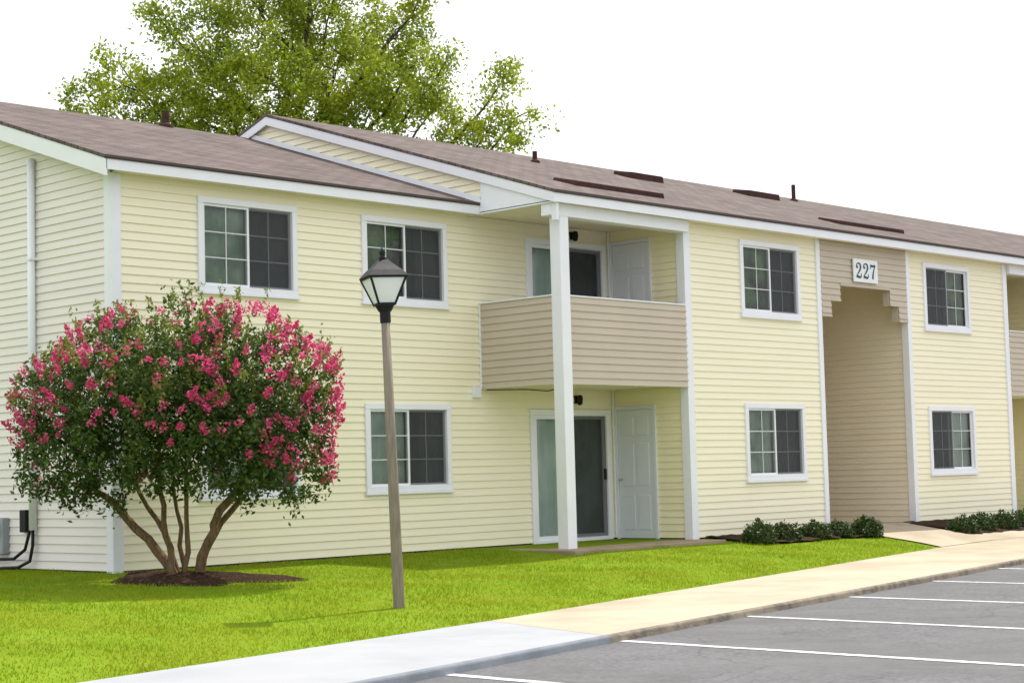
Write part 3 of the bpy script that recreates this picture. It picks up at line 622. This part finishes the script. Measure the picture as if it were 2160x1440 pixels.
def attach(z):
    for a,b in zip(trunk_pts,trunk_pts[1:]):
        if a[2]<=z<=b[2]: t=(z-a[2])/(b[2]-a[2]); return np.array(a)*(1-t)+np.array(b)*t
for (dr,dd,z,r) in tl:
    s = attach(max(4.5,z-1.2-abs(dr)*.75)); e=np.array([dr,dd,z+r*.3]); mid=(s+e)/2+np.array([dr*.08,0,-.25]); Pn=[]
    for k in range(9):
        t=k/8; p=s*(1-t)**2+2*mid*t*(1-t)+e*t*t+rng.normal(size=3)*.06*(0<k<8); Pn.append(loc(*p))
    r0=.04+.025*min(abs(dr),3); mb=MB(); mb.tube(Pn,[r0*(1-.85*k/8) for k in range(9)],7)
    for q in range(5):
        b=np.array(Pn[5+q%4]); d=unit(rng.normal(size=(1,3)))[0]; d[2]=abs(d[2])*.6; mb.tube([b,b+d*r*.4,b+d*r*.75+np.array([0,0,.1])],[.022,.015,.006],5)
    mb.build('limb', M['tree_bark'], TR, smooth=True)
P = lobe_points(tl,(21,72),.185,.5)
quads('crown', leaf_quads(P,.135,.07), M['tree_leaf'], TR)

# ------------------------------------------------------------------ shrubs by the wall
def shrub_mesh(nl, spiky):
    d=unit(rng.normal(size=(nl,3))); d[:,2]=np.abs(d[:,2]); rr=rng.uniform(.45,1,(nl,1))**.5
    rr*= (1+.18*np.sin(d[:,:1]*7+1)*np.cos(d[:,1:2]*6)); c=d*rr*np.array([.34,.34,.40]); c[:,2]+=.02
    return leaf_quads(c,.065 if not spiky else .11,.034,.5)
names = ['leftmost','second from left','middle one','second from right','rightmost']
pro=[quads('shrub', shrub_mesh(1500,False), M['shrub']),quads('shrub', shrub_mesh(1300,True), M['shrub']),quads('shrub', shrub_mesh(1400,False), M['shrub'])]
pos=[(9.95,-2.45,.82,.84),(10.8,-2.3,.90,.68),(11.65,-2.3,.85,.66),(12.3,-2.3,.80,.62),(12.95,-2.42,.82,.78)]
pos2=[(15.85,-2.55,.82,.70),(16.6,-2.5,.86,.76),(17.4,-2.5,.88,.76),(18.2,-2.5,.9,.8),(19.0,-2.5,.9,.78)]
used=set()
for grp,side in ((pos,'left'),(pos2,'right')):
    for i,(x,y,s,h) in enumerate(grp):
        k = 1 if i==4 and side=='left' else (0 if i%2==0 else 2)
        if k in used: o=pro[k].copy(); col.objects.link(o)
        else: o=pro[k]; used.add(k)
        o.location=(x,y,gz(x,y)+.0); o.rotation_euler=(0,0,rng.uniform(0,6)); o.scale=(s,s,h)
        tag(o, f'low dark shrub, {names[i]} of five in bed {side} of breezeway walk', 'shrub', 'low shrubs along the wing wall')

# ------------------------------------------------------------------ light, sky, camera
sv = Vector((2.0,.28,3.3)).normalized(); el = math.asin(sv.z); az = math.atan2(sv.x,sv.y)
sl = bpy.data.lights.new('sun','SUN'); sl.energy = 5.0; sl.angle = math.radians(.5); sl.color = (1,.95,.86)
so = bpy.data.objects.new('sun', sl); col.objects.link(so); so.rotation_euler = sv.to_track_quat('Z','Y').to_euler(); so.location=(20,5,40)
w = bpy.data.worlds.new('World'); sc.world = w; w.use_nodes = True; N=w.node_tree.nodes; Lk=w.node_tree.links
sky = N.new('ShaderNodeTexSky'); sky.sky_type='NISHITA'; sky.sun_disc=False; sky.sun_elevation=el; sky.sun_rotation=az; sky.dust_density=3
mx = N.new('ShaderNodeMix'); mx.data_type='RGBA'; mx.inputs['Factor'].default_value=.85; mx.inputs['B'].default_value=(15.0,15.2,15.7,1)
Lk.new(sky.outputs['Color'], mx.inputs['A']); bg=N['Background']; bg.inputs['Strength'].default_value=.10; Lk.new(mx.outputs['Result'], bg.inputs['Color'])
cam = bpy.data.cameras.new('camera'); co = bpy.data.objects.new('camera', cam); col.objects.link(co)
f = 3745; cam.sensor_width=36; cam.lens = f/2160*36; cam.clip_end=2000; cam.clip_start=.1
p = math.atan(276/f); th = .026; h=Vector((.7218,.6921,0)); r0=Vector((.6921,-.7218,0)); Z=Vector((0,0,1))
fw = h*math.cos(p)+Z*math.sin(p); up0 = -h*math.sin(p)+Z*math.cos(p); rt = r0*math.cos(th)-up0*math.sin(th); up = up0*math.cos(th)+r0*math.sin(th)
m = Matrix((rt,up,-fw)).transposed().to_4x4(); m.translation = Vector((-12.37,-18.7,1.08)); co.matrix_world = m
sc.camera = co
sc.view_settings.view_transform='Standard'; sc.view_settings.look='None'; sc.view_settings.exposure=0
